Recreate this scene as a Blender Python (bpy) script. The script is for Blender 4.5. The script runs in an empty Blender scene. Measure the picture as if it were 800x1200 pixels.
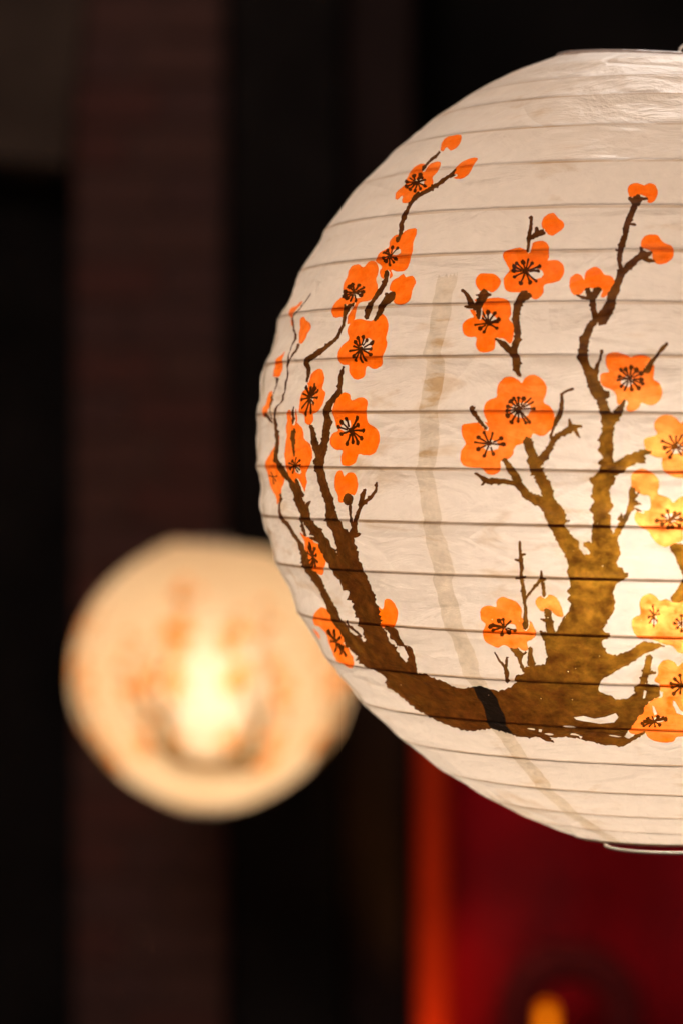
import bpy, bmesh, math, random
import numpy as np
from mathutils import Vector, Matrix
from mathutils.geometry import delaunay_2d_cdt

# ------------------------------------------------------------------ camera, world, lamps, exposure
scene = bpy.context.scene
F = 3457.0                       # focal length in pixels of the 800x1200 frame
EYE = 1.8                        # height of the eye above the ground
cam_d = bpy.data.cameras.new('camera')
cam_d.sensor_fit = 'VERTICAL'
cam_d.sensor_height = 36.0
cam_d.sensor_width = 24.0
cam_d.lens = F / 1200 * 36
cam_d.clip_start = 0.05
cam_d.clip_end = 60
cam_d.dof.use_dof = True
cam_d.dof.focus_distance = 1.295
cam_d.dof.aperture_fstop = 5.5
cam = bpy.data.objects.new('camera', cam_d)
scene.collection.objects.link(cam)
cam.location = (0, 0, EYE)
cam.rotation_euler = (math.pi / 2, 0, 0)
scene.camera = cam

world = bpy.data.worlds.new('World')
scene.world = world
world.use_nodes = True
world.node_tree.nodes['Background'].inputs[0].default_value = (0.9, 0.72, 0.62, 1)
world.node_tree.nodes['Background'].inputs[1].default_value = 0.05


def lamp(name, kind, loc, target, energy, color, **kw):
    d = bpy.data.lights.new(name, kind)
    d.energy = energy
    d.color = color
    for k, v in kw.items():
        setattr(d, k, v)
    o = bpy.data.objects.new(name, d)
    scene.collection.objects.link(o)
    o.location = loc
    o.rotation_euler = (Vector(target) - Vector(loc)).to_track_quat('-Z', 'Y').to_euler()
    return o


# ceiling lamp above and behind the large lantern: the sheen on its top
lamp('ceiling_lamp', 'AREA', (0.32, 2.15, 3.0), (0.16, 1.42, 1.95), 9, (1, 0.90, 0.82), shape='RECTANGLE', size=0.5, size_y=0.25)
# soft fill added over the camera, standing in for ambient light
lamp('fill_light', 'AREA', (-0.9, -0.6, 3.6), (0.15, 1.4, 1.9), 38, (1, 0.84, 0.76), shape='DISK', size=1.2)
# warm lamp low at the edge post, its light grazes up the red edge
lamp('post_lamp', 'SPOT', (0.178, 4.70, 0.50), (0.158, 4.95, 1.08), 15, (1, 0.50, 0.12), spot_size=math.radians(30), spot_blend=1.0, shadow_soft_size=0.02)
# dim lamp high on the wall, out of the frame: the upper part of the pier is lighter than its foot
lamp('wall_lamp', 'AREA', (-0.25, 4.25, 3.5), (-0.42, 5.0, 2.2), 1.6, (1, 0.80, 0.68), shape='DISK', size=0.4)

scene.view_settings.view_transform = 'Standard'
scene.view_settings.look = 'None'
scene.view_settings.exposure = 0.0
scene.view_settings.gamma = 1.0
scene.render.engine = 'CYCLES'
scene.cycles.use_denoising = True
scene.cycles.max_bounces = 12
scene.cycles.diffuse_bounces = 6
scene.cycles.transmission_bounces = 8
scene.cycles.sample_clamp_indirect = 4.0
scene.cycles.blur_glossy = 0.5

C = scene.collection


# ------------------------------------------------------------------ helpers
def tag(o, label=None, cat=None, group=None, kind=None):
    if label: o['label'] = label
    if cat: o['category'] = cat
    if group: o['group'] = group
    if kind: o['kind'] = kind
    return o


def empty(name, loc, rz=0.0):
    o = bpy.data.objects.new(name, None)
    C.objects.link(o)
    o.location = loc
    o.rotation_euler = (0, 0, rz)
    o.empty_display_size = 0.05
    return o


def obj(name, me, parent=None):
    o = bpy.data.objects.new(name, me)
    C.objects.link(o)
    if parent: o.parent = parent
    return o


def copy_tree(o, parent=None):
    c = o.copy()
    C.objects.link(c)
    c.parent = parent
    for ch in list(o.children):
        copy_tree(ch, c)
    return c


def at(px, py, Y):
    return Vector(((px - 400) / F * Y, Y, EYE + (600 - py) / F * Y))


def mesh_from(name, verts, faces, mat, smooth=False):
    me = bpy.data.meshes.new(name)
    me.from_pydata([tuple(v) for v in verts], [], faces)
    me.materials.append(mat)
    if smooth:
        me.polygons.foreach_set('use_smooth', [True] * len(me.polygons))
    me.update()
    return me


def box_mesh(name, lo, hi, mat, bevel=0.0, seg=2):
    bm = bmesh.new()
    bmesh.ops.create_cube(bm, size=1.0)
    lo, hi = Vector(lo), Vector(hi)
    for v in bm.verts:
        v.co = Vector(((lo[i] + hi[i]) / 2 + v.co[i] * (hi[i] - lo[i]) for i in range(3)))
    if bevel:
        bmesh.ops.bevel(bm, geom=list(bm.edges), offset=bevel, segments=seg, affect='EDGES', profile=0.6)
    me = bpy.data.meshes.new(name)
    bm.to_mesh(me)
    bm.free()
    me.materials.append(mat)
    return me


def tube(path, rad, n=8, closed=False):
    """verts, faces of a tube along a path of points (numpy Nx3); rad scalar or list"""
    P = np.asarray(path, float)
    N = len(P)
    rad = np.full(N, rad) if np.isscalar(rad) else np.asarray(rad)
    if closed:
        T = np.roll(P, -1, 0) - np.roll(P, 1, 0)
    else:
        T = np.gradient(P, axis=0)
    T /= np.linalg.norm(T, axis=1)[:, None] + 1e-12
    up = np.array([0.13, 0.21, 0.97])
    A = np.cross(T, up)
    bad = np.linalg.norm(A, axis=1) < 0.2
    if bad.any():
        A[bad] = np.cross(T[bad], np.array([0.97, 0.1, 0.13]))
    for i in range(1, N):                                # keep the frame from flipping
        a = A[i - 1] - T[i] * np.dot(A[i - 1], T[i])
        l = np.linalg.norm(a)
        A[i] = a / l if l > 1e-6 else A[i]
        if i == 1: A[0] /= np.linalg.norm(A[0]) + 1e-12
    B = np.cross(T, A)
    ang = np.linspace(0, 2 * np.pi, n, endpoint=False)
    V = (P[:, None] + rad[:, None, None] * (np.cos(ang)[None, :, None] * A[:, None] + np.sin(ang)[None, :, None] * B[:, None])).reshape(-1, 3)
    faces = []
    for i in range(N if closed else N - 1):
        a, b = i * n, ((i + 1) % N) * n
        for k in range(n):
            faces.append((a + k, a + (k + 1) % n, b + (k + 1) % n, b + k))
    if not closed:
        faces.append(tuple(range(n))[::-1])
        faces.append(tuple(range((N - 1) * n, N * n)))
    return V, faces


def lathe(prof, n=32):
    V, Fc = [], []
    for (r, z) in prof:
        for k in range(n):
            a = 2 * math.pi * k / n
            V.append((r * math.cos(a), r * math.sin(a), z))
    for i in range(len(prof) - 1):
        for k in range(n):
            Fc.append((i * n + k, i * n + (k + 1) % n, (i + 1) * n + (k + 1) % n, (i + 1) * n + k))
    Fc.append(tuple(range(n))[::-1])
    Fc.append(tuple(range((len(prof) - 1) * n, len(prof) * n)))
    return V, Fc


def noise3(p, seed=0):
    """smooth value noise in -1..1 for an Nx3 array"""
    p = np.asarray(p, float)
    i = np.floor(p).astype(np.int64)
    f = p - i
    f = f * f * f * (f * (f * 6 - 15) + 10)
    out = np.zeros(len(p))
    for dx in (0, 1):
        for dy in (0, 1):
            for dz in (0, 1):
                h = (i[:, 0] + dx) * 374761393 + (i[:, 1] + dy) * 668265263 + (i[:, 2] + dz) * 2147483647 + seed * 974711
                h = (h ^ (h >> 13)) * 1274126177
                h = (h ^ (h >> 16)) & 0xffff
                w = (f[:, 0] if dx else 1 - f[:, 0]) * (f[:, 1] if dy else 1 - f[:, 1]) * (f[:, 2] if dz else 1 - f[:, 2])
                out += w * (h / 32767.5 - 1)
    return out


# ------------------------------------------------------------------ materials
def new_mat(name):
    m = bpy.data.materials.new(name)
    m.use_nodes = True
    nt = m.node_tree
    nt.nodes.clear()
    out = nt.nodes.new('ShaderNodeOutputMaterial')
    return m, nt, out


def nd(nt, t, **kw):
    n = nt.nodes.new(t)
    for k, v in kw.items():
        if k.startswith('i_'):
            key = k[2:]
            n.inputs[int(key) if key.isdigit() else key.replace('_', ' ')].default_value = v
        else:
            setattr(n, k, v)
    return n


def simple(name, col, rough=0.6, var=0.25, scale=30.0, metal=0.0, bump=0.1, spec=0.4):
    m, nt, out = new_mat(name)
    b = nd(nt, 'ShaderNodeBsdfPrincipled', i_Roughness=rough, i_Metallic=metal)
    b.inputs['Specular IOR Level'].default_value = spec
    tc = nd(nt, 'ShaderNodeTexCoord')
    nz = nd(nt, 'ShaderNodeTexNoise', i_Scale=scale, i_Detail=6.0)
    nt.links.new(tc.outputs['Object'], nz.inputs['Vector'])
    r = nd(nt, 'ShaderNodeValToRGB')
    r.color_ramp.elements[0].position = 0.3
    r.color_ramp.elements[1].position = 0.7
    r.color_ramp.elements[0].color = (*[c * (1 - var) for c in col], 1)
    r.color_ramp.elements[1].color = (*[min(1, c * (1 + var)) for c in col], 1)
    nt.links.new(nz.outputs['Fac'], r.inputs[0])
    nt.links.new(r.outputs[0], b.inputs['Base Color'])
    bp = nd(nt, 'ShaderNodeBump', i_Strength=bump, i_Distance=0.01)
    nt.links.new(nz.outputs['Fac'], bp.inputs['Height'])
    nt.links.new(bp.outputs[0], b.inputs['Normal'])
    nt.links.new(b.outputs[0], out.inputs[0])
    return m


def paper_mat(name, refl, trans, fwd, fwd_fac, trans_fac, mottle=0.0, crease=0.0, gloss=0.05, blot=0.0):
    """thin lantern paper: reflects, scatters light through, and lets a little straight through"""
    m, nt, out = new_mat(name)
    L = nt.links.new
    tc = nd(nt, 'ShaderNodeTexCoord')
    # crumple: noise stretched round the lantern
    mp = nd(nt, 'ShaderNodeMapping')
    mp.inputs['Scale'].default_value = (24, 24, 58)
    L(tc.outputs['Object'], mp.inputs['Vector'])
    n1 = nd(nt, 'ShaderNodeTexNoise', i_Scale=1.0, i_Detail=7.0, i_Roughness=0.62, i_Distortion=0.6)
    L(mp.outputs[0], n1.inputs['Vector'])
    mp2 = nd(nt, 'ShaderNodeMapping')
    mp2.inputs['Scale'].default_value = (15, 15, 34)
    mp2.inputs['Rotation'].default_value = (0.3, 0.2, 0)
    L(tc.outputs['Object'], mp2.inputs['Vector'])
    n2 = nd(nt, 'ShaderNodeTexVoronoi', i_Scale=1.0, feature='DISTANCE_TO_EDGE')
    n2b = nd(nt, 'ShaderNodeTexNoise', i_Scale=18.0, i_Detail=3.0)
    L(tc.outputs['Object'], n2b.inputs['Vector'])
    mxv = nd(nt, 'ShaderNodeMix', data_type='VECTOR', i_0=0.22)
    L(mp2.outputs[0], mxv.inputs[4])
    L(n2b.outputs['Color'], mxv.inputs[5])
    L(mxv.outputs[1], n2.inputs['Vector'])
    cr = nd(nt, 'ShaderNodeMapRange')
    cr.inputs[1].default_value = 0.0
    cr.inputs[2].default_value = 0.05
    L(n2.outputs['Distance'], cr.inputs[0])
    add = nd(nt, 'ShaderNodeMath', operation='MULTIPLY_ADD')
    L(cr.outputs[0], add.inputs[0])
    add.inputs[1].default_value = 0.16
    L(n1.outputs['Fac'], add.inputs[2])
    bp = nd(nt, 'ShaderNodeBump', i_Strength=0.65, i_Distance=0.005)
    L(add.outputs[0], bp.inputs['Height'])
    # fibres and cloudy thickness of the paper
    fb = nd(nt, 'ShaderNodeTexNoise', i_Scale=170.0, i_Detail=5.0, i_Roughness=0.7)
    L(tc.outputs['Object'], fb.inputs['Vector'])
    # tan creases where the paper was folded flat
    mp3 = nd(nt, 'ShaderNodeMapping')
    mp3.inputs['Scale'].default_value = (34, 34, 110)
    L(tc.outputs['Object'], mp3.inputs['Vector'])
    n3 = nd(nt, 'ShaderNodeTexNoise', i_Scale=1.0, i_Detail=4.0, i_Roughness=0.55, i_Distortion=1.2)
    L(mp3.outputs[0], n3.inputs['Vector'])
    n4 = nd(nt, 'ShaderNodeTexNoise', i_Scale=20.0, i_Detail=3.0)
    L(tc.outputs['Object'], n4.inputs['Vector'])
    mul = nd(nt, 'ShaderNodeMath', operation='MULTIPLY')
    L(n3.outputs['Fac'], mul.inputs[0])
    L(n4.outputs['Fac'], mul.inputs[1])
    st = nd(nt, 'ShaderNodeMapRange')
    st.inputs[1].default_value = 0.31
    st.inputs[2].default_value = 0.42
    st.inputs[3].default_value = 0.0
    st.inputs[4].default_value = crease
    L(mul.outputs[0], st.inputs[0])

    gl_a = nd(nt, 'ShaderNodeAttribute', attribute_name='glue')
    gn = nd(nt, 'ShaderNodeMapRange')
    gn.inputs[1].default_value = 0.25
    gn.inputs[2].default_value = 0.6
    gn.inputs[3].default_value = 0.1
    gn.inputs[4].default_value = 1.0
    L(n4.outputs['Fac'], gn.inputs[0])
    glue = nd(nt, 'ShaderNodeMath', operation='MULTIPLY')
    L(gl_a.outputs['Fac'], glue.inputs[0])
    L(gn.outputs[0], glue.inputs[1])

    def tint(col, lo, gcol=(0.72, 0.57, 0.41)):
        mr = nd(nt, 'ShaderNodeMapRange')
        mr.inputs[1].default_value = 0.30
        mr.inputs[2].default_value = 0.70
        mr.inputs[3].default_value = lo
        mr.inputs[4].default_value = 1.0
        L(fb.outputs['Fac'], mr.inputs[0])
        c = nd(nt, 'ShaderNodeMix', data_type='RGBA', blend_type='MULTIPLY', i_0=1.0)
        c.inputs[6].default_value = (*col, 1)
        L(mr.outputs[0], c.inputs[7])
        d = nd(nt, 'ShaderNodeMix', data_type='RGBA', blend_type='MULTIPLY')
        L(st.outputs[0], d.inputs[0])
        L(c.outputs[2], d.inputs[6])
        d.inputs[7].default_value = (0.74, 0.60, 0.42, 1)
        g_ = nd(nt, 'ShaderNodeMix', data_type='RGBA', blend_type='MULTIPLY')
        L(glue.outputs[0], g_.inputs[0])
        L(d.outputs[2], g_.inputs[6])
        g_.inputs[7].default_value = (*gcol, 1)
        return g_.outputs[2]

    df = nd(nt, 'ShaderNodeBsdfDiffuse')
    L(tint(refl, 1 - mottle, (0.80, 0.70, 0.58)), df.inputs['Color'])
    L(bp.outputs[0], df.inputs['Normal'])
    tr = nd(nt, 'ShaderNodeBsdfTranslucent')
    L(tint(trans, 1 - mottle), tr.inputs['Color'])
    L(bp.outputs[0], tr.inputs['Normal'])
    s1 = nd(nt, 'ShaderNodeMixShader', i_0=trans_fac)
    L(df.outputs[0], s1.inputs[1])
    L(tr.outputs[0], s1.inputs[2])
    rf = nd(nt, 'ShaderNodeBsdfRefraction', i_Roughness=0.95, i_IOR=1.42)
    L(tint(fwd, 1 - mottle, (0.10, 0.05, 0.02)), rf.inputs['Color'])
    s2 = nd(nt, 'ShaderNodeMixShader', i_0=fwd_fac)
    if blot:
        # ink soaked in unevenly: thin blots let more of the lamp straight through
        bn = nd(nt, 'ShaderNodeTexNoise', i_Scale=120.0, i_Detail=6.0, i_Roughness=0.72)
        L(tc.outputs['Object'], bn.inputs['Vector'])
        br = nd(nt, 'ShaderNodeMapRange')
        br.inputs[1].default_value = 0.36
        br.inputs[2].default_value = 0.62
        br.inputs[3].default_value = fwd_fac * (1 - blot)
        br.inputs[4].default_value = fwd_fac * (1 + blot)
        L(bn.outputs['Fac'], br.inputs[0])
        L(br.outputs[0], s2.inputs[0])
    L(s1.outputs[0], s2.inputs[1])
    L(rf.outputs[0], s2.inputs[2])
    gl = nd(nt, 'ShaderNodeBsdfGlossy', i_Roughness=0.30)
    gl.inputs['Color'].default_value = (1, 1, 1, 1)
    L(bp.outputs[0], gl.inputs['Normal'])
    lw = nd(nt, 'ShaderNodeFresnel', i_IOR=1.42)
    L(bp.outputs[0], lw.inputs['Normal'])
    gm = nd(nt, 'ShaderNodeMath', operation='MULTIPLY')
    L(lw.outputs[0], gm.inputs[0])
    gm.inputs[1].default_value = gloss / 0.03
    s3 = nd(nt, 'ShaderNodeMixShader')
    L(gm.outputs[0], s3.inputs[0])
    L(s2.outputs[0], s3.inputs[1])
    L(gl.outputs[0], s3.inputs[2])
    L(s3.outputs[0], out.inputs[0])
    return m


M_paper = paper_mat('rice_paper', (0.76, 0.655, 0.56), (0.86, 0.745, 0.645), (0.95, 0.92, 0.88), 0.030, 0.50, mottle=0.08, crease=0.55, gloss=0.013)
M_brown = paper_mat('bark_ink', (0.032, 0.013, 0.007), (0.110, 0.029, 0.005), (0.90, 0.44, 0.04), 0.044, 0.58, mottle=0.68, gloss=0.005, blot=0.7)
M_orange = paper_mat('blossom_ink', (0.36, 0.042, 0.0003), (0.97, 0.150, 0.0003), (1.0, 0.55, 0.16), 0.080, 0.76, mottle=0.20, gloss=0.005, blot=0.85)
M_seam = paper_mat('double_rice_paper', (0.70, 0.60, 0.50), (0.82, 0.665, 0.50), (0.95, 0.88, 0.76), 0.020, 0.48, mottle=0.25, crease=1.0, gloss=0.02)
M_dark = paper_mat('dark_stamen_ink', (0.022, 0.008, 0.004), (0.045, 0.010, 0.001), (0.80, 0.22, 0.01), 0.03, 0.55, mottle=0.3, gloss=0.005, blot=0.5)
M_brown2 = paper_mat('double_bark_ink', (0.014, 0.010, 0.008), (0.010, 0.006, 0.004), (0.3, 0.15, 0.03), 0.006, 0.5, gloss=0.012)
M_orange2 = paper_mat('double_blossom_ink', (0.46, 0.06, 0.008), (0.45, 0.06, 0.004), (0.8, 0.35, 0.04), 0.02, 0.5, gloss=0.012)
M_edge = paper_mat('folded_paper_edge', (0.80, 0.66, 0.58), (0.62, 0.42, 0.25), (0.9, 0.8, 0.6), 0.0, 0.5, mottle=0.2, gloss=0.03)
M_wire = simple('dark_wire', (0.30, 0.22, 0.14), 0.5, 0.2, 60, metal=0.3)
M_wire2 = simple('galvanised_wire', (0.80, 0.72, 0.62), 0.4, 0.12, 90, metal=0.1)
M_cord = simple('black_cord', (0.010, 0.010, 0.010), 0.7, 0.2, 90)
M_socket = simple('bakelite', (0.03, 0.028, 0.026), 0.45, 0.2, 40)


def emit_mat(name, col, strength):
    m, nt, out = new_mat(name)
    e = nd(nt, 'ShaderNodeEmission', i_Strength=strength)
    e.inputs[0].default_value = (*col, 1)
    nt.links.new(e.outputs[0], out.inputs[0])
    return m


M_bulb = emit_mat('lit_bulb_glass', (1.0, 0.84, 0.67), 44.0)

# ------------------------------------------------------------------ background: wall, pier, opening, boards, red panel
M_wall = simple('black_plaster', (0.018, 0.015, 0.014), 0.9, 0.4, 4, spec=0.1)  # near-black all over, slightly uneven
M_mortar = simple('grimy_mortar', (0.095, 0.052, 0.044), 0.95, 0.3, 20, spec=0.1)
M_bricks = [simple('brick_clay_%s' % n, c, 0.9, 0.35, 25, bump=0.4, spec=0.15) for n, c in
            (('red', (0.135, 0.052, 0.043)), ('plum', (0.12, 0.056, 0.049)), ('brown', (0.13, 0.060, 0.049)))]
M_stone = simple('grey_brown_stone', (0.085, 0.056, 0.042), 0.9, 0.3, 6, bump=0.3, spec=0.15)
M_black = simple('flat_black', (0.018, 0.014, 0.013), 0.8, 0.3, 10, spec=0.05)
M_board = simple('dark_stained_board', (0.028, 0.014, 0.012), 0.7, 0.35, 8, spec=0.15)
M_red = simple('red_lacquer', (0.42, 0.003, 0.010), 0.55, 0.35, 7, bump=0.15, spec=0.1)
M_redpost = simple('red_post_paint', (0.70, 0.042, 0.003), 0.5, 0.15, 7, bump=0.05, spec=0.2)
M_iron = simple('dark_iron', (0.20, 0.018, 0.018), 0.7, 0.3, 30, metal=0.0, spec=0.1)

w = obj('rear_wall', box_mesh('rear_wall', (-2.2, 5.45, 0), (2.6, 5.6, 4.2), M_wall))
tag(w, 'black wall far behind both lanterns', 'wall')

# brick pier with every brick a piece
rnd = random.Random(4)
YP = 5.0
xl, xr = at(84, 0, YP).x, at(268, 0, YP).x
pier = empty('brick_pier', (0, 0, 0))
tag(pier, 'dim reddish brick pier beside the black opening at left', 'pier')
obj('mortar', box_mesh('mortar', (xl + 0.006, YP + 0.006, 0), (xr - 0.006, YP + 0.22, 4.0), M_mortar), pier)
course = 0.075
bm_bricks = []
for m in M_bricks:
    bm_bricks.append(box_mesh('brick', (0, 0, 0), (1, 1, 1), m, 0.03, 1))
k = 0
z = 0.28
while z < 3.35:
    splits = [0, 0.58, 1.0] if k % 2 else [0, 0.36, 1.0]
    W = xr - xl
    for a, b in zip(splits[:-1], splits[1:]):
        o = obj('brick', rnd.choice(bm_bricks), pier)
        proud = rnd.uniform(-0.003, 0.004)
        o.location = (xl + a * W + 0.005, YP - proud, z + 0.005)
        o.scale = ((b - a) * W - 0.010, 0.1, course - 0.010)
        o.rotation_euler = (0, 0, rnd.uniform(-0.01, 0.01))
    z += course
    k += 1

# stone lintel over the opening, its underside dipping to the right
me = box_mesh('lintel', (-0.42, 0, -0.058), (0.085, 0.30, 0.60), M_stone, 0.012)
lin = obj('stone_lintel', me)
lin.location = at(25, 150, 4.97)
lin.rotation_euler = (0, math.radians(6.0), 0)
tag(lin, 'dim grey brown lintel over the black opening at upper left', 'lintel')

backing = obj('dark_backing', box_mesh('dark_backing', (-1.5, 5.24, 0), (xl - 0.004, 5.30, at(0, 150, 5.24).z), M_black, 0.006))  # black sheet added to stand for the dark depth of the opening
tag(backing, 'black sheet standing in for the dark of the opening at the left edge', 'backing')

a, b = at(272, 0, 4.95).x, at(398, 0, 4.95).x
o = obj('black_post', box_mesh('black_post', (a, 4.95, 0), (b, 5.20, 4.1), M_black, 0.01))
tag(o, 'broad black post between the brick pier and the brown board', 'post')
a, b = at(402, 0, 5.05).x, at(482, 0, 5.05).x
o = obj('brown_board', box_mesh('brown_board', (a, 5.05, 0), (b, 5.10, 4.1), M_board, 0.005))
tag(o, 'very dark brown upright board left of the red panel', 'board')

# red panel with its lit edge post
rp = empty('red_panel', at(500, 1200, 4.95))
tag(rp, 'deep red panel below the large lantern, left edge glowing orange', 'panel')
base = rp.location
ptop = at(0, 760, 4.95).z
nx, nz_ = 60, 2
x0, x1 = at(520, 0, 4.95).x, at(1250, 0, 4.95).x
V, Fc = [], []
for j in range(nx + 1):
    t = j / nx
    x = x0 + (x1 - x0) * t
    y = 4.965 + 0.016 * math.sin(t * 19.0 + 0.6) * (0.5 + 0.5 * math.sin(t * 7 + 1)) + 0.03 * t
    for zz in (0.3, ptop):
        V.append((x - base.x, y - base.y, zz - base.z))
n0 = len(V)
V += [(v[0], v[1] + 0.02, v[2]) for v in V]
for j in range(nx):
    a = 2 * j
    Fc.append((a, a + 2, a + 3, a + 1))
    Fc.append((a + n0, a + 1 + n0, a + 3 + n0, a + 2 + n0))
    Fc.append((a + 1, a + 3, a + 3 + n0, a + 1 + n0))
    Fc.append((a, a + n0, a + 2 + n0, a + 2))
Fc.append((0, 1, 1 + n0, n0))
Fc.append((2 * nx, 2 * nx + n0, 2 * nx + 1 + n0, 2 * nx + 1))
obj('cloth', mesh_from('cloth', V, Fc, M_red, True), rp)
x0, x1 = at(486, 0, 4.92).x, at(527, 0, 4.92).x
rr = (x1 - x0) / 2
V, Fc = lathe([(rr * 0.98, 0.3), (rr, 0.32), (rr, ptop + 0.03), (rr * 0.9, ptop + 0.05)], 32)
V = [(v[0] + (x0 + x1) / 2 - base.x, v[1] + 4.955 - base.y, v[2] - base.z) for v in V]
obj('edge_post', mesh_from('edge_post', V, Fc, M_redpost, True), rp)

# dark arch low in front of the red panel
YA = 4.6
pts = []
for q in np.linspace(0, 1, 48):
    ang = math.pi * (1 - q)
    cxp, cyp = 668, 1185
    px = cxp + 62 * math.cos(ang) * (1.0)
    py = cyp - 58 * math.sin(ang)
    pts.append(at(px, py, YA))
pts = [at(606, 1420, YA), at(606, 1360, YA), at(606, 1300, YA), at(606, 1240, YA)] + pts + [at(730, 1240, YA), at(730, 1300, YA), at(730, 1360, YA), at(730, 1420, YA)]
b0 = at(668, 1420, YA)
V, Fc = tube([p - b0 for p in pts], 0.032, 14)
arch = obj('iron_arch', mesh_from('iron_arch', V, Fc, M_iron, True))
arch.location = b0
tag(arch, 'dark blurred arch in front of the red panel at bottom right', 'arch')

# amber lamp whose rounded top peeks over the bottom edge
YL = 2.0
al = empty('amber_lamp', at(640, 1330, YL))
tag(al, 'small amber lamp with rounded top at the bottom edge, before the dark arch', 'lamp')
h = at(640, 1166, YL).z - al.location.z
r0 = 20 / F * YL
M_amber, nt, out = new_mat('amber_glass')
t1 = nd(nt, 'ShaderNodeBsdfTransparent')
t1.inputs[0].default_value = (1.0, 0.50, 0.08, 1)
t2 = nd(nt, 'ShaderNodeBsdfTranslucent')
t2.inputs[0].default_value = (0.9, 0.25, 0.01, 1)
mx = nd(nt, 'ShaderNodeMixShader', i_0=0.55)
nt.links.new(t1.outputs[0], mx.inputs[1])
nt.links.new(t2.outputs[0], mx.inputs[2])
nt.links.new(mx.outputs[0], out.inputs[0])
dome = lambda r, hh, z0: [(r * 0.96, z0), (r, z0 + r * 0.2)] + [(r * math.cos(t) + 1e-5, hh - r + r * math.sin(t)) for t in np.linspace(0, math.pi / 2, 9)]
V, Fc = lathe(dome(r0, h, 0.018), 32)
obj('lamp_glass', mesh_from('lamp_glass', V, Fc, M_amber, True), al)
V, Fc = lathe(dome(r0 * 0.74, h - r0 * 0.55, 0.02), 32)
obj('lamp_core', mesh_from('lamp_core', V, Fc, emit_mat('glowing_core', (1.0, 0.50, 0.06), 0.8), True), al)
V, Fc = lathe([(r0 * 1.1, 0.0), (r0 * 1.15, 0.004), (r0 * 1.1, 0.016), (r0 * 0.6, 0.0175)], 32)
obj('lamp_base', mesh_from('lamp_base', V, Fc, M_iron, True), al)

# ------------------------------------------------------------------ lantern geometry
S = 0.2 / 487.0                      # metres per frame pixel at the large lantern
D0 = F * S                           # its distance
CX, CY = 785.0, 521.0
CEN = at(CX, CY, D0)
# outline measured as half width against height (pixels at the lantern)
prof = np.array([(-466, 84), (-459, 105), (-443, 147), (-424, 190), (-396, 243), (-378, 273), (-351, 309), (-320, 345), (-261, 397), (-203, 434), (-137, 461), (-79, 477),
                 (-30, 486), (0, 487.5), (29, 487), (55, 483), (85, 476), (123, 465), (183, 442), (221, 422), (268, 394), (320, 350), (356, 308), (377, 280), (409, 231),
                 (429, 192), (448, 149), (460, 113), (466, 92)], float)
ZT, ZB = 454.0, -456.0
co = np.polyfit(prof[:, 0] / 460, prof[:, 1] ** 2 / 487 ** 2, 6)


def rad(z):
    return 487 * np.sqrt(np.maximum(np.polyval(co, np.asarray(z) / 460), 0.01))


zz = np.linspace(ZB, ZT, 2001)
ds = np.hypot(np.diff(zz), np.diff(rad(zz)))
arc = np.concatenate([[0], np.cumsum(ds)])
arc -= np.interp(0, zz, arc)
z_of = lambda v: np.interp(v, arc, zz)
v_of = lambda z: np.interp(z, zz, arc)
R0 = 487.0


def unproject(P):
    """photo points -> (theta, v) on the lantern skin, in lantern pixels"""
    P = np.asarray(P, float)
    d = np.c_[(P[:, 0] - 400) / F, np.ones(len(P)), (600 - P[:, 1]) / F]
    cam0 = -np.array([CEN.x, CEN.y, CEN.z - EYE]) / S          # camera relative to the lantern centre
    th = np.zeros(len(P))
    vv = np.zeros(len(P))
    todo = np.ones(len(P), bool)
    c2 = np.array([CX, CY])
    Q = P.copy()
    for it in range(30):
        d = np.c_[(Q[:, 0] - 400) / F, np.ones(len(Q)), (600 - Q[:, 1]) / F]
        ts = np.linspace(D0 / S - 520, D0 / S + 10, 160)
        X = cam0[None, None] + d[:, None] * ts[None, :, None]
        g = np.hypot(X[..., 0], X[..., 1]) - rad(np.clip(X[..., 2], ZB - 4, ZT + 4))
        hit = g < 0
        ok = hit.any(1)
        i = np.argmax(hit, 1)
        i = np.maximum(i, 1)
        rws = np.arange(len(Q))
        lo, hi = ts[i - 1].copy(), ts[i].copy()
        for _ in range(18):
            mid = (lo + hi) / 2
            Xm = cam0 + d * mid[:, None]
            gm = np.hypot(Xm[:, 0], Xm[:, 1]) - rad(np.clip(Xm[:, 2], ZB - 4, ZT + 4))
            lo = np.where(gm > 0, mid, lo)
            hi = np.where(gm > 0, hi, mid)
        Xm = cam0 + d * hi[:, None]
        t1 = np.arctan2(Xm[:, 0], -Xm[:, 1])
        upd = todo & ok
        th[upd] = t1[upd]
        vv[upd] = v_of(Xm[:, 2])[upd]
        todo &= ~ok
        if not todo.any(): break
        Q[todo] = c2 + (Q[todo] - c2) * 0.997
    return np.c_[th, vv]


# the wire winds down round the lantern: heights read off along the right edge of the frame
ys = np.array([66, 87, 109, 145, 188, 242, 294, 355, 418, 485, 554, 619, 681, 748, 804, 856, 897, 932, 959, 977, 986], float)
uv_ = unproject(np.c_[np.full(len(ys), 798.0), ys])
TH0 = uv_[len(ys) // 2, 0]
turn_v = uv_[:, 1]
order = np.argsort(turn_v)
u_of_v = lambda v: np.interp(v, turn_v[order], np.arange(len(ys))[order])
v_of_u = lambda u: np.interp(u, np.arange(len(ys)), turn_v)
VT, VB = v_of(ZT), v_of(ZB)


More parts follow.
